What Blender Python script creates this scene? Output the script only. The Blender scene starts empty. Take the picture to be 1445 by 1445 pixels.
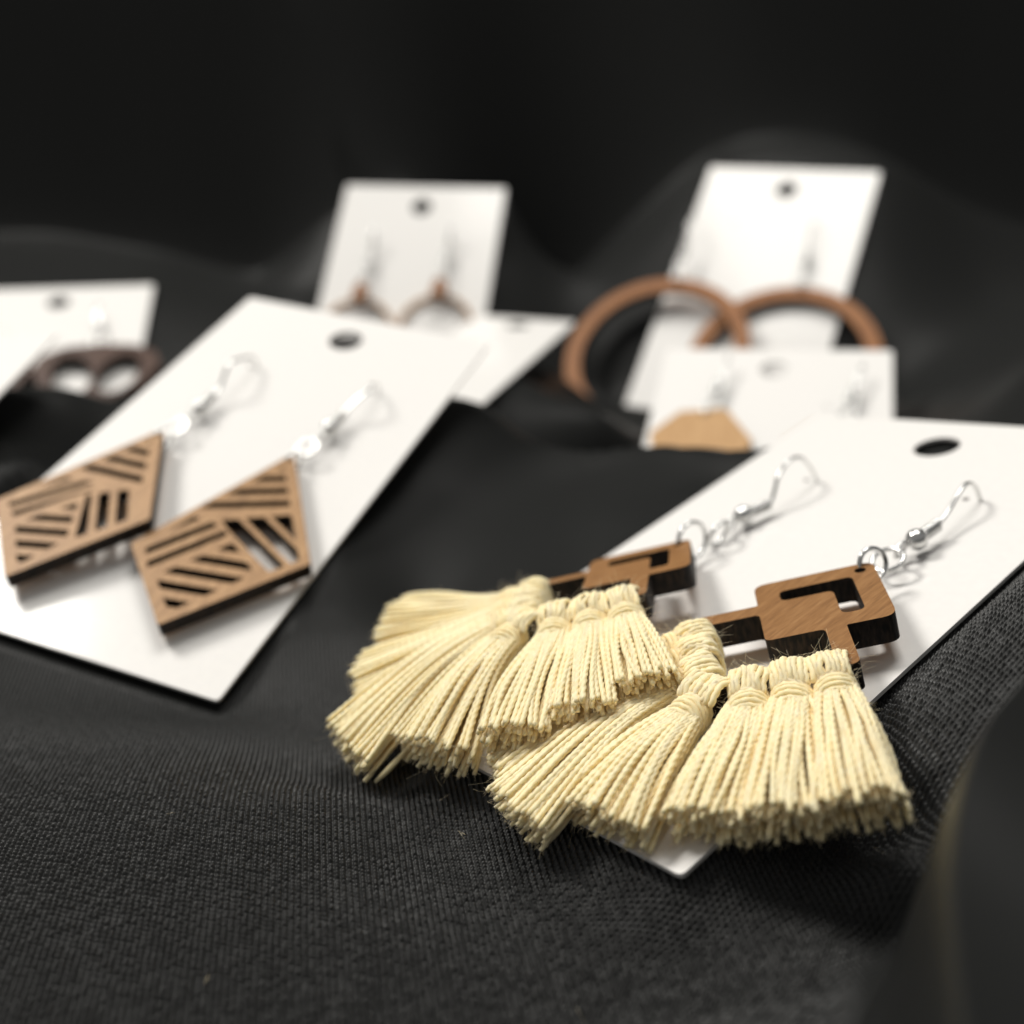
import bpy, bmesh, math, random
import numpy as np
from mathutils import Vector, Matrix
from mathutils.geometry import tessellate_polygon

MM = 0.001
Z0 = 75.0            # the cloth lies near z = 0, the camera 75 mm above it
random.seed(7)
rng = np.random.default_rng(11)
scene = bpy.context.scene
COL = scene.collection

# ------------------------------------------------------------------ camera, world, lamps, exposure
cam_d = bpy.data.cameras.new("camera")
cam = bpy.data.objects.new("camera", cam_d)
COL.objects.link(cam)
cam.location = (0, 0, Z0 * MM)
cam.rotation_euler = (math.radians(90 - 22), 0, 0)
cam_d.sensor_width = 36
cam_d.lens = 1520 / 1445 * 36
cam_d.clip_start = 0.005
cam_d.clip_end = 20
cam_d.dof.use_dof = True
cam_d.dof.focus_distance = 0.1035
cam_d.dof.aperture_fstop = 14.5
scene.camera = cam

world = bpy.data.worlds.new("World")
scene.world = world
world.use_nodes = True
bg = world.node_tree.nodes["Background"]
bg.inputs[0].default_value = (1.0, 0.985, 0.96, 1)
bg.inputs[1].default_value = 0.23


def area(name, loc, target, size, energy, color, size_y=None):
    d = bpy.data.lights.new(name, 'AREA')
    d.shape = 'RECTANGLE' if size_y else 'DISK'
    d.size = size
    if size_y:
        d.size_y = size_y
    d.energy = energy
    d.color = color
    o = bpy.data.objects.new(name, d)
    COL.objects.link(o)
    o.location = loc
    o.rotation_euler = (Vector(target) - Vector(loc)).to_track_quat('-Z', 'Y').to_euler()
    return o


area("key_lamp", (-0.54, 0.48, 0.70), (0.02, 0.15, 0), 0.26, 6.7, (1.0, 0.965, 0.91))
area("ceiling_lamp", (0.04, 0.46, 0.90), (0.02, 0.2, 0), 0.45, 5.4, (1.0, 0.97, 0.92), 0.35)

scene.view_settings.view_transform = 'Standard'
scene.view_settings.look = 'None'
scene.view_settings.exposure = 0.0
scene.view_settings.gamma = 1.0
scene.render.engine = 'CYCLES'
cy = scene.cycles
cy.use_denoising = True
cy.max_bounces = 10
cy.diffuse_bounces = 6
cy.glossy_bounces = 4
cy.caustics_reflective = False
cy.caustics_refractive = False
cy.sample_clamp_indirect = 6


# ------------------------------------------------------------------ materials
def nmat(name):
    m = bpy.data.materials.new(name)
    m.use_nodes = True
    nt = m.node_tree
    b = nt.nodes["Principled BSDF"]
    return m, nt, b


def N(nt, t, **kw):
    n = nt.nodes.new(t)
    for k, v in kw.items():
        setattr(n, k, v)
    return n


def ramp(nt, stops):
    r = N(nt, 'ShaderNodeValToRGB')
    e = r.color_ramp.elements
    while len(e) < len(stops):
        e.new(0.5)
    for i, (p, c) in enumerate(stops):
        e[i].position = p
        e[i].color = (*c, 1)
    return r


def coords(nt, scale):
    tc = N(nt, 'ShaderNodeTexCoord')
    mp = N(nt, 'ShaderNodeMapping')
    mp.inputs['Scale'].default_value = scale
    nt.links.new(tc.outputs['Object'], mp.inputs['Vector'])
    return mp


def wood(name, dark, mid, light, rough=0.5, coat=0.0):
    m, nt, b = nmat(name)
    mp = coords(nt, (1500, 110, 1500))
    n1 = N(nt, 'ShaderNodeTexNoise')
    n1.inputs['Scale'].default_value = 1.0
    n1.inputs['Detail'].default_value = 6
    n1.inputs['Roughness'].default_value = 0.65
    n1.inputs['Distortion'].default_value = 0.4
    nt.links.new(mp.outputs[0], n1.inputs['Vector'])
    mp2 = coords(nt, (6500, 520, 6500))
    n2 = N(nt, 'ShaderNodeTexNoise')
    n2.inputs['Scale'].default_value = 1.0
    n2.inputs['Detail'].default_value = 3
    nt.links.new(mp2.outputs[0], n2.inputs['Vector'])
    mx = N(nt, 'ShaderNodeMath', operation='MULTIPLY_ADD')
    mx.inputs[1].default_value = 0.45
    nt.links.new(n2.outputs[0], mx.inputs[0])
    ad = N(nt, 'ShaderNodeMath', operation='MULTIPLY')
    ad.inputs[1].default_value = 0.6
    nt.links.new(n1.outputs[0], ad.inputs[0])
    nt.links.new(ad.outputs[0], mx.inputs[2])
    r = ramp(nt, [(0.36, dark), (0.52, mid), (0.68, light)])
    nt.links.new(mx.outputs[0], r.inputs[0])
    nt.links.new(r.outputs[0], b.inputs['Base Color'])
    b.inputs['Roughness'].default_value = rough
    b.inputs['Coat Weight'].default_value = coat
    b.inputs['Specular IOR Level'].default_value = 0.3
    b.inputs['Coat Roughness'].default_value = 0.35
    bp = N(nt, 'ShaderNodeBump')
    bp.inputs['Strength'].default_value = 0.35
    bp.inputs['Distance'].default_value = 0.00006
    nt.links.new(mx.outputs[0], bp.inputs['Height'])
    nt.links.new(bp.outputs[0], b.inputs['Normal'])
    return m


def burnt():
    m, nt, b = nmat("burnt_wood_edge")
    mp = coords(nt, (2500, 2500, 700))
    n1 = N(nt, 'ShaderNodeTexNoise')
    n1.inputs['Scale'].default_value = 1.0
    n1.inputs['Detail'].default_value = 5
    nt.links.new(mp.outputs[0], n1.inputs['Vector'])
    r = ramp(nt, [(0.4, (0.006, 0.005, 0.005)), (0.8, (0.055, 0.035, 0.022))])
    nt.links.new(n1.outputs[0], r.inputs[0])
    nt.links.new(r.outputs[0], b.inputs['Base Color'])
    b.inputs['Roughness'].default_value = 0.7
    b.inputs['Specular IOR Level'].default_value = 0.3
    bp = N(nt, 'ShaderNodeBump')
    bp.inputs['Strength'].default_value = 0.8
    bp.inputs['Distance'].default_value = 0.0001
    nt.links.new(n1.outputs[0], bp.inputs['Height'])
    nt.links.new(bp.outputs[0], b.inputs['Normal'])
    return m


def card_mat():
    m, nt, b = nmat("white_card")
    mp = coords(nt, (900, 900, 900))
    n1 = N(nt, 'ShaderNodeTexNoise')
    n1.inputs['Scale'].default_value = 1.0
    n1.inputs['Detail'].default_value = 4
    nt.links.new(mp.outputs[0], n1.inputs['Vector'])
    r = ramp(nt, [(0.3, (0.80, 0.785, 0.76)), (0.7, (0.83, 0.815, 0.785))])
    nt.links.new(n1.outputs[0], r.inputs[0])
    nt.links.new(r.outputs[0], b.inputs['Base Color'])
    b.inputs['Roughness'].default_value = 0.55
    b.inputs['Specular IOR Level'].default_value = 0.4
    b.inputs['Coat Weight'].default_value = 0.35
    b.inputs['Coat Roughness'].default_value = 0.12
    bp = N(nt, 'ShaderNodeBump')
    bp.inputs['Strength'].default_value = 0.06
    bp.inputs['Distance'].default_value = 0.00005
    nt.links.new(n1.outputs[0], bp.inputs['Height'])
    nt.links.new(bp.outputs[0], b.inputs['Normal'])
    return m


def metal():
    m, nt, b = nmat("silver_plated_wire")
    b.inputs['Base Color'].default_value = (0.68, 0.68, 0.67, 1)
    b.inputs['Metallic'].default_value = 1
    b.inputs['Roughness'].default_value = 0.2
    return m


def yarn():
    m, nt, b = nmat("cream_cotton_yarn")
    mp = coords(nt, (1100, 1100, 1100))
    n1 = N(nt, 'ShaderNodeTexNoise')
    n1.inputs['Scale'].default_value = 1.0
    n1.inputs['Detail'].default_value = 5
    nt.links.new(mp.outputs[0], n1.inputs['Vector'])
    r = ramp(nt, [(0.3, (0.965, 0.785, 0.44)), (0.7, (0.99, 0.855, 0.54))])
    nt.links.new(n1.outputs[0], r.inputs[0])
    nt.links.new(r.outputs[0], b.inputs['Base Color'])
    b.inputs['Roughness'].default_value = 0.6
    b.inputs['Specular IOR Level'].default_value = 0.35
    b.inputs['Subsurface Weight'].default_value = 0.4
    b.inputs['Subsurface Radius'].default_value = (1.0, 0.9, 0.7)
    b.inputs['Subsurface Scale'].default_value = 0.0007
    b.inputs['Sheen Weight'].default_value = 0.15
    b.inputs['Sheen Roughness'].default_value = 0.4
    mp2 = coords(nt, (7000, 7000, 7000))
    n2 = N(nt, 'ShaderNodeTexNoise')
    n2.inputs['Scale'].default_value = 1.0
    n2.inputs['Detail'].default_value = 2
    nt.links.new(mp2.outputs[0], n2.inputs['Vector'])
    bp = N(nt, 'ShaderNodeBump')
    bp.inputs['Strength'].default_value = 0.5
    bp.inputs['Distance'].default_value = 0.00006
    nt.links.new(n2.outputs[0], bp.inputs['Height'])
    nt.links.new(bp.outputs[0], b.inputs['Normal'])
    return m


def cloth_mat():
    m, nt, b = nmat("black_woven_cloth")
    mp = coords(nt, (3800, 3800, 3800))
    n1 = N(nt, 'ShaderNodeTexNoise')
    n1.inputs['Scale'].default_value = 1.0
    n1.inputs['Detail'].default_value = 4
    n1.inputs['Roughness'].default_value = 0.7
    nt.links.new(mp.outputs[0], n1.inputs['Vector'])
    r = ramp(nt, [(0.3, (0.007, 0.0073, 0.0072)), (0.72, (0.066, 0.0668, 0.0652))])
    nt.links.new(n1.outputs[0], r.inputs[0])
    # where threads are not modelled: their mean colour, darkened for the shade in gaps
    at = N(nt, 'ShaderNodeAttribute', attribute_name='weave')
    mr = N(nt, 'ShaderNodeMapRange')
    mr.inputs['To Min'].default_value = 0.42
    mr.inputs['To Max'].default_value = 1.0
    nt.links.new(at.outputs['Fac'], mr.inputs['Value'])
    vm = N(nt, 'ShaderNodeVectorMath', operation='SCALE')
    mxc = N(nt, 'ShaderNodeMix', data_type='RGBA')
    nt.links.new(at.outputs['Fac'], mxc.inputs[0])
    mxc.inputs[6].default_value = (0.040, 0.0412, 0.0402, 1)
    nt.links.new(r.outputs[0], mxc.inputs[7])
    nt.links.new(mxc.outputs[2], vm.inputs[0])
    nt.links.new(mr.outputs[0], vm.inputs['Scale'])
    nt.links.new(vm.outputs[0], b.inputs['Base Color'])
    mr2 = N(nt, 'ShaderNodeMapRange')
    mr2.inputs['To Min'].default_value = 0.04
    mr2.inputs['To Max'].default_value = 0.42
    nt.links.new(at.outputs['Fac'], mr2.inputs['Value'])
    nt.links.new(mr2.outputs[0], b.inputs['Specular IOR Level'])
    b.inputs['Roughness'].default_value = 0.38
    b.inputs['Sheen Weight'].default_value = 0.0
    b.inputs['Sheen Roughness'].default_value = 0.5
    bp = N(nt, 'ShaderNodeBump')
    sm = N(nt, 'ShaderNodeMath', operation='MULTIPLY')
    sm.inputs[1].default_value = 0.5
    nt.links.new(at.outputs['Fac'], sm.inputs[0])
    nt.links.new(sm.outputs[0], bp.inputs['Strength'])
    bp.inputs['Distance'].default_value = 0.0001
    nt.links.new(n1.outputs[0], bp.inputs['Height'])
    nt.links.new(bp.outputs[0], b.inputs['Normal'])
    return m


M_CHERRY = wood("cherry_plywood", (0.17, 0.076, 0.024), (0.26, 0.125, 0.042), (0.35, 0.185, 0.072), 0.5)
M_MAPLE = wood("light_brown_plywood", (0.23, 0.120, 0.045), (0.39, 0.215, 0.088), (0.51, 0.305, 0.14), 0.5)
M_WALNUT = wood("reddish_brown_plywood", (0.20, 0.072, 0.018), (0.29, 0.11, 0.028), (0.37, 0.16, 0.045), 0.5)
M_DARK = wood("dark_brown_plywood", (0.03, 0.011, 0.005), (0.055, 0.021, 0.010), (0.085, 0.036, 0.016), 0.5)
M_TAN = wood("tan_plywood", (0.40, 0.22, 0.085), (0.50, 0.29, 0.12), (0.58, 0.36, 0.17), 0.5)
M_BURNT = burnt()
M_CARD = card_mat()
M_METAL = metal()
M_YARN = yarn()
M_CLOTH = cloth_mat()


# ------------------------------------------------------------------ mesh helpers (all in millimetres)
class MB:
    def __init__(self):
        self.v = []
        self.f = []
        self.mi = []

    def add(self, verts, faces, mi=0):
        o = len(self.v)
        self.v.extend([tuple(p) for p in verts])
        self.f.extend([tuple(i + o for i in f) for f in faces])
        self.mi.extend([mi] * len(faces))

    def plate(self, polys, zb, zt, fz=None, xf=None):
        """flat board: outline polys[0] with holes polys[1:], from height zb to zt; xf maps (x, y, z)."""
        flat = [p for poly in polys for p in poly]
        tris = tessellate_polygon([[Vector((p[0], p[1], 0)) for p in poly] for poly in polys])
        n = len(flat)
        mp = xf or (lambda x, y, z: (x, y, z))
        top = [mp(p[0], p[1], zt) for p in flat]
        bot = [mp(p[0], p[1], zb) for p in flat]
        tt, bb = [], []
        for t in tris:
            a, b, c = (flat[i] for i in t)
            s = (b[0] - a[0]) * (c[1] - a[1]) - (b[1] - a[1]) * (c[0] - a[0])
            t = tuple(t) if s > 0 else tuple(reversed(t))
            tt.append(t)
            bb.append(tuple(i + n for i in reversed(t)))
        sides = []
        o = 0
        for k, poly in enumerate(polys):
            m = len(poly)
            ar = sum(poly[i][0] * poly[(i + 1) % m][1] - poly[(i + 1) % m][0] * poly[i][1] for i in range(m))
            for i in range(m):
                j = (i + 1) % m
                q = (o + i, o + j, o + j + n, o + i + n)
                ccw = ar > 0
                if (k == 0) == ccw:
                    q = (o + i, o + i + n, o + j + n, o + j)
                else:
                    q = (o + i, o + j, o + j + n, o + i + n)
                sides.append(q)
            o += m
        base = len(self.v)
        self.v.extend(top + bot)
        for fs, mi in ((tt, 0), (bb, 0), (sides, 1)):
            self.f.extend([tuple(i + base for i in f) for f in fs])
            self.mi.extend([mi] * len(fs))

    def tube(self, pts, r, n=10, closed=False, lobes=0, pitch=2.1, phase=0.0, flare=0.0, depth=0.36):
        """round wire, or twisted yarn when lobes > 0"""
        P = np.array(pts, float)
        k = len(P)
        if closed:
            T = np.roll(P, -1, 0) - np.roll(P, 1, 0)
        else:
            T = np.gradient(P, axis=0)
        T /= np.linalg.norm(T, axis=1)[:, None] + 1e-12
        ref = np.array([0, 0, 1.0]) if abs(T[0][2]) < 0.9 else np.array([1.0, 0, 0])
        nx = np.cross(T[0], ref)
        nx /= np.linalg.norm(nx)
        F = [nx]
        for i in range(1, k):
            v = F[-1] - T[i] * (F[-1] @ T[i])
            F.append(v / (np.linalg.norm(v) + 1e-12))
        F = np.array(F)
        B = np.cross(T, F)
        s = np.concatenate([[0], np.cumsum(np.linalg.norm(np.diff(P, axis=0), axis=1))])
        th = np.arange(n) / n * 2 * np.pi
        R = np.full((k, n), 1.0)
        if lobes:
            tw = phase + s / pitch * 2 * np.pi
            R = (1 - depth) + depth * np.abs(np.cos(lobes / 2 * (th[None, :] - tw[:, None])))
            R[-1] *= 0.7
            if flare:
                R = R * (1 + flare * np.clip((s - (s[-1] - 1.3)) / 1.3, 0, 1) ** 2)[:, None]
        rr = r if np.isscalar(r) else np.array(r)[:, None]
        ring = P[:, None, :] + (F[:, None, :] * np.cos(th)[None, :, None] + B[:, None, :] * np.sin(th)[None, :, None]) * (R * rr)[:, :, None]
        o = len(self.v)
        self.v.extend(map(tuple, ring.reshape(-1, 3)))
        kk = k if closed else k - 1
        for i in range(kk):
            i2 = (i + 1) % k
            for j in range(n):
                j2 = (j + 1) % n
                self.f.append((o + i * n + j, o + i * n + j2, o + i2 * n + j2, o + i2 * n + j))
        m = kk * n
        if not closed:
            self.f.append(tuple(o + j for j in reversed(range(n))))
            self.f.append(tuple(o + (k - 1) * n + j for j in range(n)))
            m += 2
        self.mi.extend([0] * m)

    def ball(self, c, r, nu=20, nv=14, axis=None, stretch=1.0):
        verts = []
        for i in range(nv + 1):
            t = math.pi * i / nv
            for j in range(nu):
                p = 2 * math.pi * j / nu
                verts.append((c[0] + r * math.sin(t) * math.cos(p), c[1] + stretch * r * math.cos(t), c[2] + r * math.sin(t) * math.sin(p)))
        faces = []
        for i in range(nv):
            for j in range(nu):
                j2 = (j + 1) % nu
                faces.append((i * nu + j, i * nu + j2, (i + 1) * nu + j2, (i + 1) * nu + j))
        self.add(verts, faces)

    def build(self, name, mats, parent=None, smooth=True, origin=(0, 0, 0)):
        me = bpy.data.meshes.new(name)
        V = (np.array(self.v) - np.array(origin)) * MM
        me.from_pydata(V.tolist(), [], self.f)
        if not isinstance(mats, (list, tuple)):
            mats = [mats]
        for m in mats:
            me.materials.append(m)
        if len(mats) > 1:
            me.polygons.foreach_set('material_index', self.mi)
        me.polygons.foreach_set('use_smooth', [bool(smooth)] * len(me.polygons))
        me.update()
        o = bpy.data.objects.new(name, me)
        COL.objects.link(o)
        if parent is not None:
            o.parent = parent
        return o


def tag(o, label=None, cat=None, group=None, kind=None):
    if label: o['label'] = label
    if cat: o['category'] = cat
    if group: o['group'] = group
    if kind: o['kind'] = kind
    return o


def circle(cx, cy, r, n=32):
    return [(cx + r * math.cos(2 * math.pi * i / n), cy + r * math.sin(2 * math.pi * i / n)) for i in range(n)]


def rounded(pts, r, n=5):
    out = []
    m = len(pts)
    for i in range(m):
        p = Vector(pts[i]); a = Vector(pts[i - 1]); b = Vector(pts[(i + 1) % m])
        d1 = (a - p); d2 = (b - p)
        rr = min(r, d1.length * 0.45, d2.length * 0.45)
        s = p + d1.normalized() * rr
        e = p + d2.normalized() * rr
        for k in range(n + 1):
            t = k / n
            q = s * (1 - t) ** 2 + p * 2 * t * (1 - t) + e * t ** 2
            out.append((q.x, q.y))
    return out


def bez(pts, n=40):
    """Catmull-Rom through the given points"""
    P = [Vector(p) for p in pts]
    P = [P[0] * 2 - P[1]] + P + [P[-1] * 2 - P[-2]]
    out = []
    seg = len(P) - 3
    for i in range(seg):
        p0, p1, p2, p3 = P[i:i + 4]
        m = max(2, n // seg)
        for k in range(m):
            t = k / m
            out.append(0.5 * ((2 * p1) + (p2 - p0) * t + (2 * p0 - 5 * p1 + 4 * p2 - p3) * t * t + (3 * p1 - p0 - 3 * p2 + p3) * t ** 3))
    out.append(P[-2])
    return [tuple(p) for p in out]


# ------------------------------------------------------------------ where each card lies: origin (top centre) and axes across / up / out of the card
FR = {
'tassel': ([64.76, 146.67, -45.69], [[0.60198, 0.74395, -0.29011], [-0.77709, 0.62939, 0.00151], [0.18372, 0.22453, 0.95699]]),
'kite': ([-27.64, 202.41, -42.53], [[0.93055, 0.36561, -0.02037], [-0.35287, 0.8805, -0.31656], [-0.0978, 0.30176, 0.94836]]),
'ring': ([84.3, 337.87, -25.66], [[0.88719, 0.34034, -0.31156], [-0.46139, 0.6609, -0.59189], [0.00446, 0.66887, 0.74337]]),
'small': ([-27.04, 351.0, -31.93], [[0.9873, 0.12153, -0.1023], [-0.15867, 0.72324, -0.67212], [-0.00769, 0.67982, 0.73334]]),
'petal': ([-130.0, 313.5, -56.6], [[0.98831, -0.14445, 0.04884], [0.15239, 0.92457, -0.34921], [0.00529, 0.35257, 0.93577]]),
'edge': ([-114.55, 209.38, -47.7], [[0.99943, 0.00344, -0.03347], [-0.00862, 0.98778, -0.15564], [0.03252, 0.15584, 0.98725]]),
'flat': ([-7.16, 297.02, -61.45], [[0.95278, 0.30358, -0.00633], [-0.30365, 0.95255, -0.02118], [-0.0004, 0.0221, 0.99976]]),
'gem': ([61.5, 246.11, -58.74], [[0.95764, 0.24334, -0.15401], [-0.28219, 0.89962, -0.33324], [0.05746, 0.36259, 0.93018]]),
}
LEN = dict.fromkeys(FR, 88.9)
LEN['gem'] = 60.0
LEN['petal'] = 70.0
LEN['small'] = 57.0
LEFT = dict.fromkeys(FR, -25.4)
LEFT['flat'] = -2.0
W2 = 25.4


def frame_matrix(key, u=0.0, v=0.0):
    o, A = FR[key]
    A = np.array(A)
    p = np.array(o) + A[:, 0] * u - A[:, 1] * v + np.array([0, 0, Z0])
    m = Matrix([[*A[0], p[0] * MM], [*A[1], p[1] * MM], [*A[2], p[2] * MM], [0, 0, 0, 1]])
    return m


# ------------------------------------------------------------------ the black cloth: one draped sheet
def card_point(key, u, v, h):
    o, A = FR[key]
    A = np.array(A)
    return np.array(o) + A[:, 0] * u - A[:, 1] * v + A[:, 2] * h


ctrl = []
for key in FR:
    L = LEN[key]
    for u in (-W2 + 1, 0, W2 - 1):
        for v in np.linspace(1, L - 1, 4):
            hh = -1.3
            if key == 'kite':
                hh = -1.3 - 13 * max(0, 1 - v / 45) * (1.0 if u > -10 else 0.9)
            if key == 'gem':
                hh = -16 + 11 * v / L
            if key == 'edge':
                hh = -12 + 9 * v / L
            if key == 'flat' and u < -3:
                continue
            if key == 'flat':
                hh = -1.3 - 16 * max(0, 1 - v / 60) * (1 if u > 10 else 0.4)
            ctrl.append(card_point(key, u, v, hh))
for u, v, h in ((-32, 75, -1.2), (-40, 74, -1.5), (-30, 92, -1.5), (-18, 98, -1.8), (0, 97, -1.8), (14, 98, -2.2), (33, 72, -6), (38, 80, -7), (28, 92, -4)):
    ctrl.append(card_point('tassel', u, v, h))
for u, v in ((-46, 60), (-46, 80), (-34, 50), (-34, 70), (-34, 90), (36, 60), (38, 80)):
    ctrl.append(card_point('ring', u, v, -2.0))
ctrl += [np.array(p, float) for p in [
    # foreground
    (-20, 45, -66), (0, 45, -66), (-45, 60, -67), (-30, 75, -67), (-10, 70, -66), (0, 60, -66), (8, 56, -65), (-60, 80, -69), (-75, 100, -70),
    (-20, 92, -68), (0, 85, -67), (-35, 100, -70),
    # fold at the right border
    (31, 70, -59), (24, 62, -61.5), (19, 53, -63), (20, 44, -63), (36, 78, -55), (14, 52, -64), (40, 60, -56), (60, 72, -50), (34, 44, -58),
    (45, 90, -47), (54, 96, -43.5), (66, 106, -40), (78, 104, -37), (95, 120, -36), (36, 85, -54),
    # between the two front cards and behind them
    (-22, 150, -64), (-12, 165, -62), (0, 150, -66), (12, 172, -62.5), (-15, 130, -69), (25, 163, -59.5), (38, 157, -60), (5, 190, -63), (25, 200, -70), (20, 225, -70), (15, 250, -76),
    (110, 170, -44), (120, 230, -50), (130, 300, -55), (100, 200, -50),
    # fold in front of the left rear card
    (-76, 178, -66), (-76, 200, -71), (-70, 160, -67), (-95, 160, -66), (-115, 216, -65), (-150, 220, -66),
    (-70, 250, -76), (-75, 300, -64), (-80, 350, -58), (0, 355, -62), (0, 250, -65),
    # back
    (-200, 380, -45), (-120, 390, -45), (-30, 395, -30), (60, 390, -25), (150, 380, -40), (230, 380, -42), (220, 250, -50),
    (-220, 300, -55), (-220, 200, -60), (-180, 120, -70),
    (-280, 450, -30), (-130, 450, -30), (0, 450, -25), (130, 450, -30), (280, 450, -30), (-280, 560, -40), (0, 560, -40), (280, 560, -40)]]
ctrl = np.array(ctrl)


def tps_k(r2):
    return np.where(r2 > 1e-9, 0.5 * r2 * np.log(r2 + 1e-12), 0)


CX = ctrl[:, :2] / 100
n = len(CX)
Kmat = tps_k(((CX[:, None] - CX[None]) ** 2).sum(-1)) + np.eye(n) * 2e-4
Pm = np.concatenate([np.ones((n, 1)), CX], 1)
Amat = np.block([[Kmat, Pm], [Pm.T, np.zeros((3, 3))]])
sol = np.linalg.solve(Amat, np.concatenate([ctrl[:, 2], np.zeros(3)]))
FRM = {k: (np.array(o), np.array(A)) for k, (o, A) in FR.items()}


def cloth_z(x, y):
    X = np.stack([x, y], -1).reshape(-1, 2) / 100
    out = np.empty(len(X))
    for i in range(0, len(X), 40000):
        q = X[i:i + 40000]
        out[i:i + 40000] = tps_k(((q[:, None] - CX[None]) ** 2).sum(-1)) @ sol[:n] + sol[n] + q @ sol[n + 1:]
    z = out.reshape(x.shape)
    # slow waviness of a soft cloth, heavier folds in the hanging back part
    z = z + 0.5 * np.sin(x * 0.09 + 0.04 * y + 1.0) * np.sin(y * 0.07 - 0.05 * x)
    # the hanging part at the back: an almost upright drape with slanting folds
    xs = x + 0.9 * (y - 370)
    yw = 360 + 7 * np.sin(xs * 0.024 + 0.6) + 5 * np.sin(xs * 0.043 + 2.1)
    t = np.clip((y - yw) / 80, 0, 1)
    z = z + 330 * t ** 1.35 * (1 + 0.04 * np.sin(t * 9 + x * 0.02)) * (1 + 0.10 * np.sin(x * 0.03 + 1.0)) + 4 * np.clip((y - 340) / 60, 0, 1) * np.sin(x * 0.035 + y * 0.05)
    # the soft fold that rises close to the viewer on the right
    xw = np.where(y > 44, 21 + 0.35 * (y - 44) + 0.011 * (y - 44) ** 2, 21 - 0.36 * (44 - y))
    t = np.clip(((x - xw) * 0.85 + 2.4) / 4.2, 0, 1)
    w = t * t * (3 - 2 * t)
    z = z * (1 - w) + (-38.5 + 0.9 * np.sin(x * 0.25 + y * 0.12) - 0.16 * np.clip(x - xw, 0, 26)) * w
    # never above a card
    for k, (o, A) in FRM.items():
        nrm = A[:, 2]
        zp = o[2] - (nrm[0] * (x - o[0]) + nrm[1] * (y - o[1])) / nrm[2]
        dx, dy, dz = x - o[0], y - o[1], zp - o[2]
        u = dx * A[0, 0] + dy * A[1, 0] + dz * A[2, 0]
        v = -(dx * A[0, 1] + dy * A[1, 1] + dz * A[2, 1])
        du = np.abs(u) - W2
        dv = np.maximum(-v, v - LEN[k])
        d = np.hypot(np.maximum(du, 0), np.maximum(dv, 0))
        lim = zp - 1.0 + np.maximum(d - 0.3, 0) * 1.3
        kk = 2.0
        h = np.clip(0.5 + 0.5 * (z - lim) / kk, 0, 1)
        z = np.where(z - lim > -kk, z * (1 - h) + lim * h - kk * h * (1 - h) * 0.5, z)
    return z


def cloth():
    ys = np.concatenate([np.linspace(26, 44, 12)[:-1], np.linspace(44, 60, 100)[:-1], np.linspace(60, 112, 570), np.linspace(112, 127, 125)[1:], np.linspace(127, 340, 115)[1:], np.linspace(340, 450, 110)[1:], np.linspace(450, 560, 8)[1:]])
    s = np.concatenate([-np.linspace(2.2, 1.0, 14)[:-1], np.linspace(-1, 1, 1120), np.linspace(1.0, 2.2, 14)[1:]])
    S, Y = np.meshgrid(s, ys)
    X = S * (9 + 0.53 * Y)
    Z = cloth_z(X, Y)
    # ribbed weave: ribs run away from the viewer, each rib a chain of small stitches
    al = math.radians(-10)
    wob = 0.22 * np.sin(Y * 0.11 + X * 0.05) + 0.12 * np.sin(X * 0.31 + 1.7)
    p = (X * math.cos(al) - Y * math.sin(al)) / 0.56 + wob * 0.6
    q = (X * math.sin(al) + Y * math.cos(al)) / 0.54 + 0.18 * np.sin(X * 0.2 + Y * 0.05)
    ci = np.floor(p).astype(int)
    q = q + 0.5 * (ci % 2) + 0.12 * np.sin(ci * 12.9898)
    ri = np.floor(q).astype(int)
    hsh = np.modf(np.abs(np.sin(ci * 127.1 + ri * 311.7) * 43758.5453))[0]
    fp = (p - ci - 0.5) + 0.10 * np.sin(2 * np.pi * q)
    fq = q - ri - 0.5
    far = np.clip((Y - 97) / 17, 0, 1)      # towards the unsharp distance the threads get a plain rounded profile
    cp = np.clip(np.cos(np.pi * fp), 0, 1)
    cq = np.clip(np.cos(np.pi * fq), 0, 1)
    prof = cp ** 0.9 * (1 - far) + cp ** 2 * far
    st = cq ** 0.9 * (1 - far) + 0.6 * far
    wv = prof * (0.12 + (0.60 + 0.5 * hsh) * st)
    amp = 0.60 * np.clip((130 - Y) / 34, 0, 1)
    # the fold close to the lens is far out of focus: no single threads, and a darker colour standing for shade
    xw = np.where(Y > 44, 21 + 0.35 * (Y - 44) + 0.011 * (Y - 44) ** 2, 21 - 0.36 * (44 - Y))
    amp = amp * (1 - np.clip(((X - xw) * 0.85 + 6.5) / 4.0, 0, 1))
    Z = Z + (wv - 0.9) * amp
    ny, nx = S.shape
    V = np.stack([X, Y, Z + Z0], -1).reshape(-1, 3) * MM
    me = bpy.data.meshes.new("tablecloth")
    me.vertices.add(len(V))
    me.vertices.foreach_set('co', V.astype(np.float32).ravel())
    a = (np.arange(ny - 1)[:, None] * nx + np.arange(nx - 1)[None]).ravel()
    quads = np.stack([a, a + 1, a + nx + 1, a + nx], 1).astype(np.int32)
    me.loops.add(quads.size)
    me.loops.foreach_set('vertex_index', quads.ravel())
    me.polygons.add(len(quads))
    me.polygons.foreach_set('loop_start', np.arange(0, quads.size, 4, dtype=np.int32))
    me.polygons.foreach_set('use_smooth', np.ones(len(quads), bool))
    me.update(calc_edges=True)
    me.validate()
    at = me.attributes.new('weave', 'FLOAT', 'POINT')
    at.data.foreach_set('value', ((amp / 0.60) ** 1.3 * (1 - 0.72 * far)).astype(np.float32).ravel())  # lowered in the fade band too, darkening its colour like shaded threads
    me.materials.append(M_CLOTH)
    o = bpy.data.objects.new("tablecloth", me)
    COL.objects.link(o)
    tag(o, kind='structure')
    return o


cloth()


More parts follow.
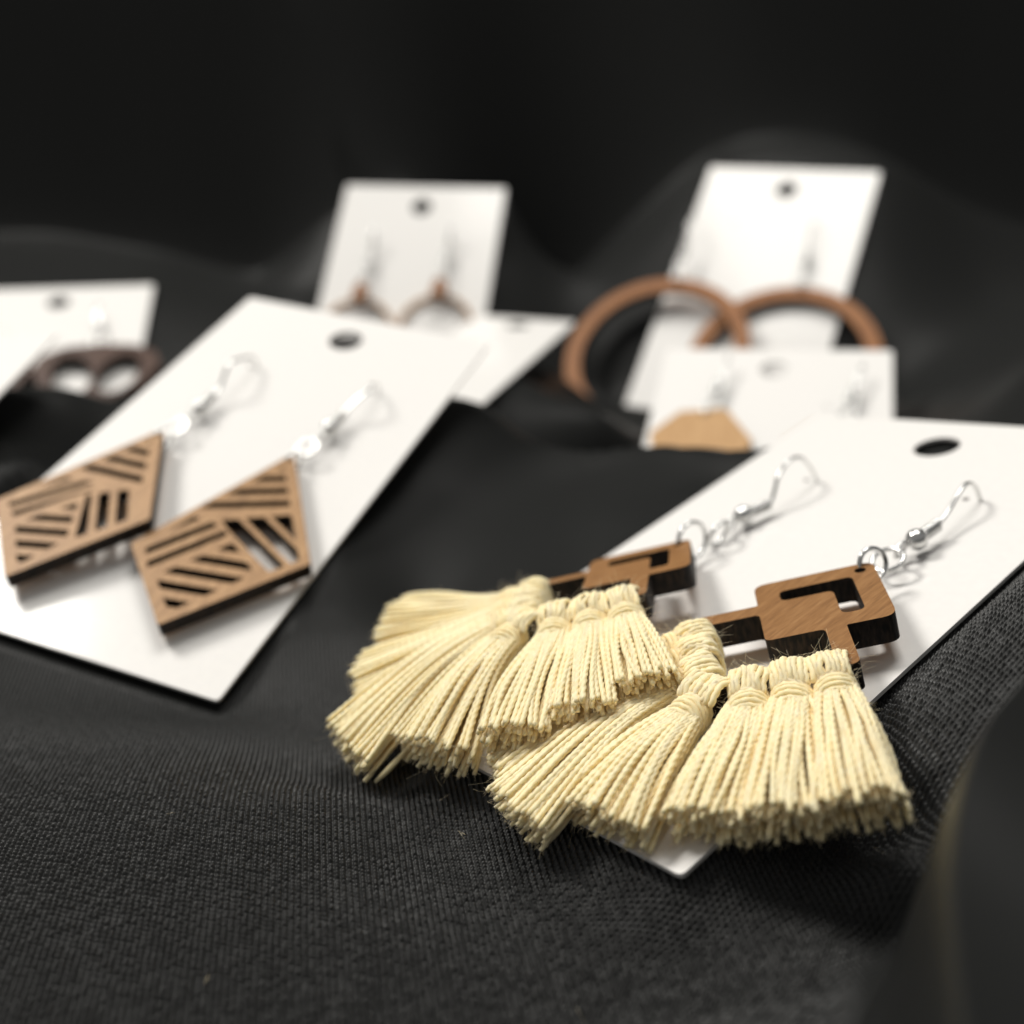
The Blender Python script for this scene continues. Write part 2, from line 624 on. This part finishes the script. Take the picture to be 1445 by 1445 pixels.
# ------------------------------------------------------------------ earring cards
def make_card(key, label):
    L = LEN[key]
    mb = MB()
    l = LEFT[key]
    outer = rounded([(l, 0), (l, -L), (W2, -L), (W2, 0)], 0.7, 4)
    holes = [circle((l + W2) / 2, -8.0, 3.1, 40), circle(12, -21.5, 0.45, 10)]
    if l < -20:
        holes.append(circle(-12, -21.5, 0.45, 10))
    mb.plate([outer] + holes, -0.45, 0.0)
    mb.mi = [0] * len(mb.mi)
    o = mb.build("earring_card", M_CARD, smooth=False)
    o.matrix_world = frame_matrix(key)
    tag(o, label, "earring card", "white cards carrying the earrings")
    return o


make_card('tassel', "white punched card lying at the front right under the two cream tassel earrings")
make_card('kite', "large white punched card on the left under the two openwork kite shaped wooden earrings")
make_card('ring', "white punched card leaning at the back right behind the two big brown wooden hoops")
make_card('small', "white punched card standing at the back centre with two small dangling earrings")
make_card('petal', "white punched card at the far left back behind the dark brown openwork earrings")
make_card('edge', "white card corner cut off by the left border in front of the dark brown earrings")
make_card('flat', "bare white card lying flat, its corner showing right of the kite earring card")
make_card('gem', "white card below the wooden hoops carrying the tan faceted wooden earrings")


# ------------------------------------------------------------------ earring findings
def ring_pts(c, e1, e2, r, n=36, gap=0.0):
    c, e1, e2 = Vector(c), Vector(e1).normalized(), Vector(e2).normalized()
    return [tuple(c + e1 * (r * math.cos(2 * math.pi * i / n)) + e2 * (r * math.sin(2 * math.pi * i / n))) for i in range(n)]


def findings(root, og, bead, coil_end, wire, ring1, ring2, eye):
    """ear_hook (> bead, coil) and two jump rings; coordinates (u, -v, h) in the card's frame"""
    w = 0.27
    hk = MB()
    hk.tube(bez([coil_end] + wire, 60), w, 10)
    # eyelet at the lower end
    ec = Vector(eye)
    hk.tube(ring_pts(ec, (0, 1, 0), (0.45, 0, 1), 1.0, 24), w * 0.95, 8, closed=True)
    hk.tube([tuple(ec + Vector((0, 0.9, 0.05))), tuple(bead)], w, 8)
    hk.tube([tuple(bead), tuple(coil_end)], w, 8)
    h = hk.build("ear_hook", M_METAL, root, origin=og)
    b = MB()
    b.ball(bead, 1.28, 24, 16)
    b.build("bead", M_METAL, h, origin=og)
    c = MB()
    bv, cv = Vector(bead), Vector(coil_end)
    ax = (cv - bv).normalized()
    st = bv + ax * 1.15
    ln = (cv - st).length
    e1 = ax.orthogonal().normalized()
    e2 = ax.cross(e1)
    turns = 6
    pts = []
    for i in range(turns * 14 + 1):
        t = i / (turns * 14)
        an = 2 * math.pi * turns * t
        pts.append(tuple(st + ax * (ln * t) + (e1 * math.cos(an) + e2 * math.sin(an)) * 0.58))
    c.tube(pts, 0.2, 7)
    c.build("coil", M_METAL, h, origin=og)
    for cc, a, bb, rr in (ring1, ring2):
        m = MB()
        m.tube(ring_pts(cc, a, bb, rr), 0.29, 10, closed=True)
        m.build("jump_ring", M_METAL, root, origin=og)


def std_findings(root, og, u, top_v, top_h, u_end=None, lift=4.0, lean=0.0):
    """the same findings for an earring whose top hole is at (u, top_v)"""
    ue = u if u_end is None else u_end
    bv = top_v - 10.0
    bu = u + (ue - u) * 0.45
    bead = (bu, -bv, 1.9)
    ce = (bu + (ue - bu) * 0.25, -(bv - 4.2), 1.9)
    wire = [(ce[0] * 0.7 + ue * 0.3, -(bv - 6.2), 2.6), (ue + lean, -(bv - 9), lift), (ue + lean * 0.8, -(bv - 11.2), lift * 0.98),
            (ue + lean * 0.3, -21.9, lift * 0.5), (ue, -21.5, 0.0), (ue, -21.6, -0.35)]
    findings(root, og, bead, ce, wire,
             ((u, -(top_v - 0.6), top_h), (0.15, 1, 0), (0, 0, 1), 1.6),
             ((u + (bu - u) * 0.5, -(top_v - 3.9), 2.1), (1, 0, 0.15), (0, 1, 0.25), 1.6),
             (bu, -(bv + 2.3), 2.0))


def thing(name, key, u, v, label, cat, group):
    r = bpy.data.objects.new(name, None)
    r.empty_display_size = 0.004
    COL.objects.link(r)
    r.matrix_world = frame_matrix(key, u, v)
    tag(r, label, cat, group)
    return r


def copy_tree(o, parent=None):
    c = o.copy()
    COL.objects.link(c)
    if parent is not None:
        c.parent = parent
        c.matrix_parent_inverse = o.matrix_parent_inverse.copy()
    for ch in list(o.children):
        copy_tree(ch, c)
    return c


# ------------------------------------------------------------------ tassel earrings
S = math.sqrt(0.5)
S1, S2a, S2b = 12.9, 4.9, 20.5


def fret_polys():
    # two overlapping squares set on their points
    outer = [(0, 0), (S1, 0), (S1, S2a), (S2b, S2a), (S2b, S2b), (S2a, S2b), (S2a, S1), (0, S1)]
    out = []
    m = len(outer)
    rad = [1.3, 1.5, 0.25, 0.9, 0.9, 0.9, 0.25, 1.5]
    for i in range(m):
        p = Vector(outer[i]); a = Vector(outer[i - 1]); b = Vector(outer[(i + 1) % m])
        d1 = (a - p).normalized() * rad[i]
        d2 = (b - p).normalized() * rad[i]
        for k in range(6):
            t = k / 5
            q = (p + d1) * (1 - t) ** 2 + p * 2 * t * (1 - t) + (p + d2) * t ** 2
            out.append((q.x, q.y))
    w1 = rounded([(2.6, 2.6), (10.4, 2.6), (10.4, 4.95), (7.0, 4.95), (4.95, 4.95), (4.95, 7.0), (4.95, 10.4), (2.6, 10.4)], 0.8, 5)
    w2 = rounded([(S1, 7.0), (18.4, 7.0), (18.4, 18.4), (7.0, 18.4), (7.0, S1), (S1, S1)], 0.7, 5)
    hole = circle(1.55, 1.55, 0.62, 16)
    return [out, w1, w2, hole]


def tassel_earring(T0, hoff, slope, tassels, label, hookdef, hook_label=None):
    u0, v0 = T0
    og = (u0, -v0, 0)
    root = thing("tassel_earring", 'tassel', u0, v0, label, "earring", "cream tassel earrings on the front card")

    def ab(a, b, dz=0.0):
        """fret coordinates -> card frame (u, -v, h); dz below the top face"""
        return (u0 + (a - b) * S, -(v0 + (a + b) * S), hoff + slope * a + dz)

    mb = MB()
    mb.plate(fret_polys()[:], -3.0, 0.0, xf=lambda x, y, z: ab(x, y, z))
    mb.build("wooden_pendant", [M_CHERRY, M_BURNT], root, smooth=False, origin=og)
    findings(root, og, *hookdef)
    for (a, b, d, end, hw, h_lo, h_hi) in tassels:
        K = Vector(ab(a, b, -1.5))
        if d == 'a':
            dv = Vector((S, -S, 0)); tv = Vector((-S, -S, 0))
        elif d == 'b':
            dv = Vector((-S, -S, 0)); tv = Vector((S, -S, 0))
        else:
            dv = Vector((0, -1, 0)); tv = Vector((1, 0, 0))
        E = Vector((end[0], -end[1], 0))
        flat = (E - Vector((K.x, K.y, 0)))
        ev = flat.normalized()
        # the knot turns with its fringe
        dk = (dv * 0.55 + ev * 0.45).normalized()
        tk = Vector((-dk.y, dk.x, 0))
        if tk.dot(tv) < 0: tk.negate()
        wv = Vector((-ev.y, ev.x, 0))
        if wv.dot(tk) < 0: wv.negate()
        # knot: band of wraps round the neck, loops over the bar
        kb = MB()
        skew = rng.normal(0, 0.25)
        for j in range(6):
            c = K + dk * (1.5 + 0.56 * j)
            wj = 1.9 - 0.07 * abs(j - 2.5)
            pts = []
            for i in range(19):
                an = math.pi * (-0.18 + 1.36 * i / 18)
                pts.append(tuple(c + tk * (wj * math.cos(an)) + Vector((0, 0, 0.05 + (1.75 - 0.06 * (j - 2.5) ** 2) * math.sin(an))) + dk * (0.8 * (1 - math.sin(an)) * (0.6 + 0.4 * math.cos(an)) + skew * math.cos(an) + rng.normal(0, 0.05))))
            kb.tube(pts, 0.35 + rng.uniform(-0.03, 0.03), 8, lobes=3, pitch=2.6, phase=rng.uniform(0, 6))
        nl = 10 if d == 'c' else 8
        for j in range(nl):
            tt = (j - (nl - 1) / 2) * 0.46
            lump = 1.12 - 0.30 * (tt / 1.8) ** 2 if d != 'c' else 1.0
            pts = []
            for dd, hh in ((0.6, -2.2), (-1.2, -1.9), (-1.55, 0), (-1.2, 1.65), (0, 2.05), (1.3, 1.9), (2.3, 1.2)):
                pts.append(tuple(K + dk * dd + tk * (tt + rng.normal(0, 0.13)) + Vector((0, 0, hh * (lump if hh > 0 else 1) + rng.normal(0, 0.10)))))
            kb.tube(bez(pts, 24), rng.uniform(0.33, 0.41), 9, lobes=3, pitch=2.6, phase=rng.uniform(0, 6))
        sag = -0.9 if end[0] < -25 else 0.35
        # strands
        neck = K + dk * 3.4
        strands = []
        rows = [(0, 16), (1, 14), (2, 12), (3, 12), (4, 11)]
        for (row, cnt) in rows:
            l = 1 - row / 4
            for i in range(cnt):
                s = ((i + 0.5) / cnt * 2 - 1) + rng.normal(0, 0.6 / cnt)
                sn = max(-1.0, min(1.0, s))
                nh = (1.2 - 2.2 * row / 4) * math.sqrt(max(0.0, 1 - 0.6 * sn * sn))
                p0 = neck - dk * 0.9 + tk * (1.5 * sn) + Vector((0, 0, nh))
                ln = rng.normal(0, 0.3)
                he = h_lo + (h_hi - h_lo) * l * (1 - 0.25 * sn * sn) + rng.normal(0, 0.15)
                rad = flat.length
                p1 = E + wv * (hw * s) + ev * (ln - 0.10 * hw * s * s) + Vector((0, 0, he))
                m0 = (dk * 0.6 + ev * 0.4 + tk * (0.25 * sn)) * rad
                m1 = ((p1 - p0).normalized() + Vector((0, 0, -0.12))) * rad + wv * rng.normal(0, 0.09) * rad
                pts = []
                nseg = 54 if row < 2 else 24
                wph, wam = rng.uniform(0, 6.28), rng.uniform(0.0, 0.34)
                for k in range(nseg + 1):
                    t = k / nseg
                    h00 = 2 * t ** 3 - 3 * t * t + 1; h10 = t ** 3 - 2 * t * t + t
                    h01 = -2 * t ** 3 + 3 * t * t; h11 = t ** 3 - t * t
                    q = p0 * h00 + m0 * h10 + p1 * h01 + m1 * h11
                    q = q + wv * (wam * math.sin(wph + 5 * t)) + Vector((0, 0, sag * math.sin(math.pi * t) * (0.4 + 0.6 * l)))
                    pts.append(tuple(q))
                strands.append((pts, row))
        kn = kb.build("knot", M_YARN, None, origin=og)
        tas = kn
        tas.name = "tassel"
        tas.data.name = "tassel"
        tas.parent = root
        inner = MB()
        for pts, row in strands:
            sb = MB() if row < 2 else inner
            sb.tube(pts, rng.uniform(0.28, 0.36), 15 if row < 2 else 6, lobes=3 if row < 2 else 2, pitch=2.7 + rng.uniform(-0.2, 0.2), phase=rng.uniform(0, 6.28), flare=0.15, depth=0.5)
            if row < 2:
                sb.build("strand", M_YARN, tas, origin=og)
        tag(inner.build("inner_strands", M_YARN, tas, origin=og), kind='stuff')
        # loose fibres
        fz = MB()
        for i in range(190):
            if i < 150:
                an = math.pi * rng.uniform(0.05, 0.95)
                p = K + dk * rng.uniform(-1.5, 4.5) + tk * (2.0 * math.cos(an)) + Vector((0, 0, 2.0 * math.sin(an)))
                dr = Vector((rng.normal(0, 1), rng.normal(0, 1), abs(rng.normal(0.3, 0.6))))
                L = rng.uniform(0.5, 1.5)
            else:
                pts, row = strands[int(rng.integers(0, len(strands)))]
                k = -1 - int(rng.integers(0, 12))
                p = Vector(pts[k])
                dr = ev * rng.uniform(0.0, 1.2) + Vector((rng.normal(0, 0.7), rng.normal(0, 0.7), rng.normal(0, 0.6)))
                L = rng.uniform(0.6, 1.8)
            dr.normalize()
            cur = Vector((rng.normal(0, 1), rng.normal(0, 1), rng.normal(0, 0.6))) * 0.9 / L
            fz.tube([tuple(p + dr * (L * t) + cur * (L * t * t)) for t in (0, 0.25, 0.5, 0.75, 1)], 0.008, 3)
        # frayed ends and short fluff along the strands
        for pts, row in strands:
            q1, q0 = Vector(pts[-1]), Vector(pts[-4])
            dq = (q1 - q0).normalized()
            for i in range(5):
                jit = Vector((rng.normal(0, 1), rng.normal(0, 1), rng.normal(0, 1)))
                p = q1 - dq * rng.uniform(0.0, 0.5) + jit * 0.11
                d2 = (dq + jit * 0.45).normalized()
                L = rng.uniform(0.25, 0.75)
                fz.tube([tuple(p), tuple(p + d2 * L * 0.5), tuple(p + d2 * L + jit * 0.05)], 0.016, 3)
            if row == 0:
                for i in range(10):
                    k = int(rng.integers(3, len(pts) - 3))
                    p = Vector(pts[k])
                    dq = (Vector(pts[k + 1]) - p).normalized()
                    jit = Vector((rng.normal(0, 1), rng.normal(0, 1), abs(rng.normal(0, 1))))
                    d2 = (dq * 0.9 + jit * 0.6).normalized()
                    L = rng.uniform(0.5, 1.1)
                    p = p + jit.normalized() * 0.25
                    fz.tube([tuple(p), tuple(p + d2 * L * 0.5), tuple(p + d2 * L + Vector((0, 0, -0.1)))], 0.010, 3)
        tag(fz.build("loose_fibres", M_YARN, tas, origin=og), kind='stuff')
    return root


front_t = [
    (19.5, 7.7, 'a', (35.6, 77.3), 3.6, 0.8, 4.4),
    (19.5, 11.4, 'a', (30.6, 82.0), 3.5, 0.8, 4.4),
    (19.5, 15.2, 'a', (25.4, 85.3), 3.6, 0.7, 4.2),
    (19.3, 19.1, 'c', (17.0, 89.6), 5.4, 0.6, 4.0),
    (15.2, 19.5, 'b', (8.6, 93.2), 5.0, 0.5, 3.6),
    (11.4, 19.5, 'b', (3.4, 90.3), 4.2, 0.5, 3.2),
    (7.7, 19.5, 'b', (-1.0, 86.5), 3.8, 0.5, 3.0),
]
rear_t = [
    (19.5, 7.7, 'a', (10.6, 76.0), 3.5, 4.0, 7.4),
    (19.5, 11.4, 'a', (7.6, 82.0), 3.6, 3.8, 7.2),
    (19.5, 15.2, 'a', (3.2, 87.5), 3.8, 3.2, 6.6),
    (19.3, 19.1, 'c', (-6.0, 92.5), 5.4, 1.0, 5.0),
    (15.2, 19.5, 'b', (-17.5, 96.5), 6.0, 0.6, 4.0),
    (11.4, 19.5, 'b', (-29.0, 88.0), 6.2, 0.6, 4.0),
    (7.7, 19.5, 'b', (-37.3, 77.6), 5.8, 1.0, 4.6),
]
tassel_earring((15.3, 45.2), 4.5, 0.048, front_t,
               "nearest cream tassel earring, its brown wooden fret in plain view on the card",
               ((14.3, -35.6, 2.0), (14.7, -31.6, 2.0),
                [(14.6, -29.2, 2.5), (14.5, -26.5, 3.5), (14.3, -24.3, 3.7), (14.1, -22.4, 2.4), (13.95, -21.5, 0.0), (13.95, -21.5, -0.35)],
                ((15.2, -45.0, 4.0), (0.2, 1, 0), (-0.25, 0, 1), 1.75), ((14.1, -41.0, 2.2), (1, 0.1, 0.0), (-0.1, 1, 0.3), 1.75), (13.9, -38.2, 2.0)))
tassel_earring((-10.2, 46.9), 4.1, 0.21, rear_t,
               "second cream tassel earring, fanned out to the left, its wooden fret half hidden",
               ((-11.1, -35.9, 1.8), (-9.8, -31.9, 1.6),
                [(-9.9, -30.4, 3.0), (-10.0, -29.0, 4.4), (-10.0, -26.6, 5.4), (-10.0, -24.3, 5.0), (-10.1, -22.5, 2.8), (-10.1, -21.6, 0.0), (-10.1, -21.6, -0.35)],
                ((-10.6, -46.3, 3.4), (0.1, 1, 0), (-0.1, 0.1, 1), 2.3), ((-10.6, -41.6, 2.0), (0.5, 0.2, 1), (0, 1, -0.1), 1.75), (-11.0, -38.6, 1.9)))


# ------------------------------------------------------------------ kite earrings
def clip_half(poly, n, c, keep_less):
    """part of a convex polygon with n.p <= c (or >= c)"""
    out = []
    m = len(poly)
    f = lambda p: (n[0] * p[0] + n[1] * p[1] - c) * (1 if keep_less else -1)
    for i in range(m):
        p, q = poly[i], poly[(i + 1) % m]
        fp, fq = f(p), f(q)
        if fp <= 0:
            out.append(p)
        if fp * fq < 0:
            t = fp / (fp - fq)
            out.append((p[0] + (q[0] - p[0]) * t, p[1] + (q[1] - p[1]) * t))
    return out


def kite_earring(corners, regions, hf, label, hook):
    """a kite of thin wood with four fields of parallel slots; each field is (outline, slot direction, slot centres, width)"""
    mv = lambda p: (p[0] - 0.32, p[1] - 0.77)
    corners = [mv(p) for p in corners]
    top = corners[0]
    og = (top[0], -top[1], 0)
    root = thing("kite_earring", 'kite', top[0], top[1], label, "earring", "openwork wooden kite earrings")
    outer = rounded([(x, -y) for x, y in corners], 0.5, 3)
    holes = []
    for field, d, offs, w in regions:
        L = math.hypot(*d)
        n = (-d[1] / L, d[0] / L)
        if n[1] < 0:
            n = (-n[0], -n[1])
        for c in offs:
            pl = clip_half(clip_half(field, n, c + w / 2, True), n, c - w / 2, False)
            if len(pl) < 3:
                continue
            ar = abs(sum(pl[i][0] * pl[(i + 1) % len(pl)][1] - pl[(i + 1) % len(pl)][0] * pl[i][1] for i in range(len(pl)))) / 2
            if ar > 0.5:
                holes.append(rounded([(mv(p)[0], -mv(p)[1]) for p in pl], 0.22, 2))
    holes.append(circle(top[0] * 0.955 + corners[2][0] * 0.045, -(top[1] * 0.955 + corners[2][1] * 0.045), 0.5, 12))
    mb = MB()
    mb.plate([outer] + holes, -2.2, 0.0, xf=lambda x, y, z: (x, y, hf(x, -y) + z))
    mb.build("openwork_pendant", [M_MAPLE, M_BURNT], root, smooth=False, origin=og)
    std_findings(root, og, top[0], top[1] + 1.0, hf(*top) - 1.5, *hook)
    return root


def offsets(d, p, step, k0, k1):
    """slot centre offsets: through point p and further ones a step apart"""
    L = math.hypot(*d)
    n = (-d[1] / L, d[0] / L)
    if n[1] < 0:
        n = (-n[0], -n[1])
    c = n[0] * p[0] + n[1] * p[1]
    return [c + step * k for k in range(k0, k1 + 1)]


dT, dR, dL, dB = (11.3, -4.6), (9.4, 5.2), (5.2, -7.4), (9, -1.2)
kite_earring([(11.2, 45.3), (26.2, 66.5), (13.3, 83.6), (0.2, 71.6)],
             [([(11.4, 48.6), (17.5, 57.0), (4.9, 62.1)], dT, offsets(dT, (11.0, 58.6), 2.95, -3, 0), 1.45),
              ([(18.4, 58.3), (24.4, 66.4), (20.9, 70.9), (9.5, 62.9)], dR, offsets(dR, (18.5, 63.4), 3.05, -1, 1), 2.25),
              ([(2.4, 71.4), (5.2, 63.6), (8.8, 63.7), (12.2, 65.2), (5.6, 75.2)], dL, offsets(dL, (6.5, 67.5), 2.8, -1, 1), 1.35),
              ([(13.7, 66.4), (20.0, 70.9), (13.2, 81.2), (7.4, 75.9)], dB, offsets(dB, (13.6, 73.55), 2.95, -2, 2), 1.45)],
             lambda u, v: 3.1, "openwork kite shaped wooden earring lying nearer, overlapped at its left corner by the other one",
             (13.6, 3.8, 0.8))
dT, dR, dL, dB = (10, 0.4), (4.4, 6.3), (9, -8.7), (6.1, -1.1)
kite_earring([(-11.2, 47.6), (0.9, 67.6), (-11.3, 83.8), (-25.2, 70.3)],
             [([(-11.2, 50.6), (-5.3, 61.2), (-18.3, 60.9)], dT, offsets(dT, (-11.3, 59.75), 2.95, -3, 0), 1.45),
              ([(-12.2, 65.4), (-5.9, 62.2), (-1.4, 67.7), (-7.2, 74.2)], dR, offsets(dR, (-7.45, 67.5), 2.75, -1, 1), 1.7),
              ([(-23.0, 70.2), (-18.4, 62.6), (-12.6, 62.6), (-12.0, 64.0), (-19.6, 72.8)], dL, offsets(dL, (-15.35, 67.6), 2.6, -2, 1), 1.3),
              ([(-12.2, 67.2), (-8.2, 74.8), (-11.3, 81.4), (-18.3, 73.9)], dB, offsets(dB, (-13.5, 74.4), 2.9, -2, 2), 1.45)],
             lambda u, v: 3.7 + 0.07 * (u + 12), "openwork kite shaped wooden earring at the left border lying on top of its pair",
             (-10.6, 4.6, -0.3))


# ------------------------------------------------------------------ wooden hoop earrings
def hoop():
    og = (14.5, -45, 0)
    root = thing("hoop_earring", 'ring', 14.5, 45, "big brown wooden hoop on the right, passing under its pair", "earring", "big wooden hoop earrings on the leaning card")
    mb = MB()
    mb.plate([circle(14.5, -71.5, 26.0, 96), circle(14.5, -71.5, 21.7, 96), circle(14.5, -46.9, 0.7, 12)], 0.6, 3.0)
    mb.build("wooden_ring", [M_WALNUT, M_BURNT], root, smooth=False, origin=og)
    std_findings(root, og, 13.5, 46.0, 2.2, 11.6, 3.5, 0.3)
    return root


h1 = hoop()
h2 = copy_tree(h1)
h2.matrix_world = frame_matrix('ring', -20.0, 47.9) @ Matrix.Translation((0, 0, 3.1 * MM)) @ Matrix.Rotation(math.radians(1), 4, 'Z')
h2['label'] = "big brown wooden hoop on the left, sticking out beyond the card edge"


# small hoops on the back centre card
def small_hoop():
    og = (11.4, -40, 0)
    root = thing("small_hoop_earring", 'small', 11.4, 40, "right small thin wooden hoop with a brown tab on the back centre card", "earring", "small earrings on the back centre card")
    mb = MB()
    mb.plate([circle(11.4, -53, 11.0, 64), circle(11.4, -53, 10.0, 64)], 0.6, 1.6)
    mb.build("wooden_ring", [M_MAPLE, M_TAN], root, smooth=False, origin=og)
    tb = MB()
    tb.plate([rounded([(9.9, -38.6), (9.0, -44.4), (13.8, -44.4), (12.9, -38.6)], 0.8)], 2.7, 5.0)
    tb.build("wooden_tab", [M_WALNUT, M_DARK], root, smooth=False, origin=og)
    std_findings(root, og, 11.4, 39.5, 3.0, 11.6, 3.8, 0.0)
    return root


s1 = small_hoop()
s2 = copy_tree(s1)
s2.matrix_world = frame_matrix('small', -12.0, 42.5)
s2['label'] = "left small thin wooden hoop with a brown tab on the back centre card"


# faceted wooden earrings on the card under the hoops
def gem():
    og = (-13.0, -29, 0)
    root = thing("faceted_earring", 'gem', -13.0, 29, "tan faceted wooden earring on the left of the card, its flat top showing", "earring", "tan faceted wooden earrings")
    mb = MB()
    mb.plate([rounded([(-18.2, -29.2), (-23.6, -37.0), (-21.0, -49.0), (-12.5, -55.0), (-5.0, -50.0), (-2.2, -38.5), (-8.6, -28.0)], 0.5, 3), circle(-13.0, -30.2, 0.5, 10)], 0.8, 3.8)
    mb.build("wooden_facet_plate", [M_TAN, M_BURNT], root, smooth=False, origin=og)
    std_findings(root, og, -12.6, 29.5, 2.6, -10.6, 3.0, 0.4)
    return root


g1 = gem()
g2 = copy_tree(g1)
g2.matrix_world = frame_matrix('gem', 14.8, 31.0) @ Matrix.Rotation(math.radians(-4), 4, 'Z')
g2['label'] = "tan faceted wooden earring on the right of the card, mostly hidden by the front card"


# dark openwork earrings on the far left card
def petal():
    og = (16.0, -36, 0)
    root = thing("petal_earring", 'petal', 16.0, 36, "dark brown openwork earring with two petal holes beside the kite earring card", "earring", "dark brown petal earrings on the far left card")
    out = [(16 + x, -36 + y) for x, y in [(-2, 0), (-9, -0.8), (-14.5, -4.5), (-16, -10), (-13, -18), (-6, -24), (0, -26), (6, -24), (13, -18), (16, -10), (14.5, -4.5), (9, -0.8), (2, 0)]]
    holes = []
    for sx, cx, ry in ((-1, 10.3, 8.6), (1, 21.8, 8.6)):
        pts = []
        for i in range(24):
            an = 2 * math.pi * i / 24
            x = 5.0 * math.cos(an); y = ry * math.sin(an)
            c, s = math.cos(math.radians(-14 * sx)), math.sin(math.radians(-14 * sx))
            pts.append((cx + x * c - y * s, -49.5 + x * s + y * c))
        holes.append(pts)
    mb = MB()
    mb.plate([rounded(out, 1.0, 3)] + holes, 0.8, 3.8)
    mb.build("openwork_pendant", [M_DARK, M_BURNT], root, smooth=False, origin=og)
    std_findings(root, og, 15.4, 36.5, 2.6, 12.5, 3.0, 0.0)
    return root


p1 = petal()
p2 = copy_tree(p1)
p2.matrix_world = frame_matrix('petal', -15.5, 37) @ Matrix.Translation((0, 0, 0.2 * MM))
p2['label'] = "dark brown petal earring partly behind the white card corner at the left border"


# stray fibres shed on the cloth
lint = MB()
for i in range(7):
    x, y = rng.uniform(-34, 34), rng.uniform(58, 104)
    z = float(cloth_z(np.array([[x]]), np.array([[y]]))[0, 0]) + Z0 + 0.12
    an = rng.uniform(0, 6.28)
    L = rng.uniform(0.4, 1.3)
    pts = []
    for k in range(7):
        t = k / 6
        a2 = an + 1.6 * t * rng.choice([-1, 1])
        pts.append((x + L * t * math.cos(a2), y + L * t * math.sin(a2), z + 0.25 * math.sin(math.pi * t)))
    lint.tube(pts, 0.012, 3)
tag(lint.build("lint", M_YARN), "few pale stray fibres shed on the black cloth around the tassels", "lint", kind='stuff')
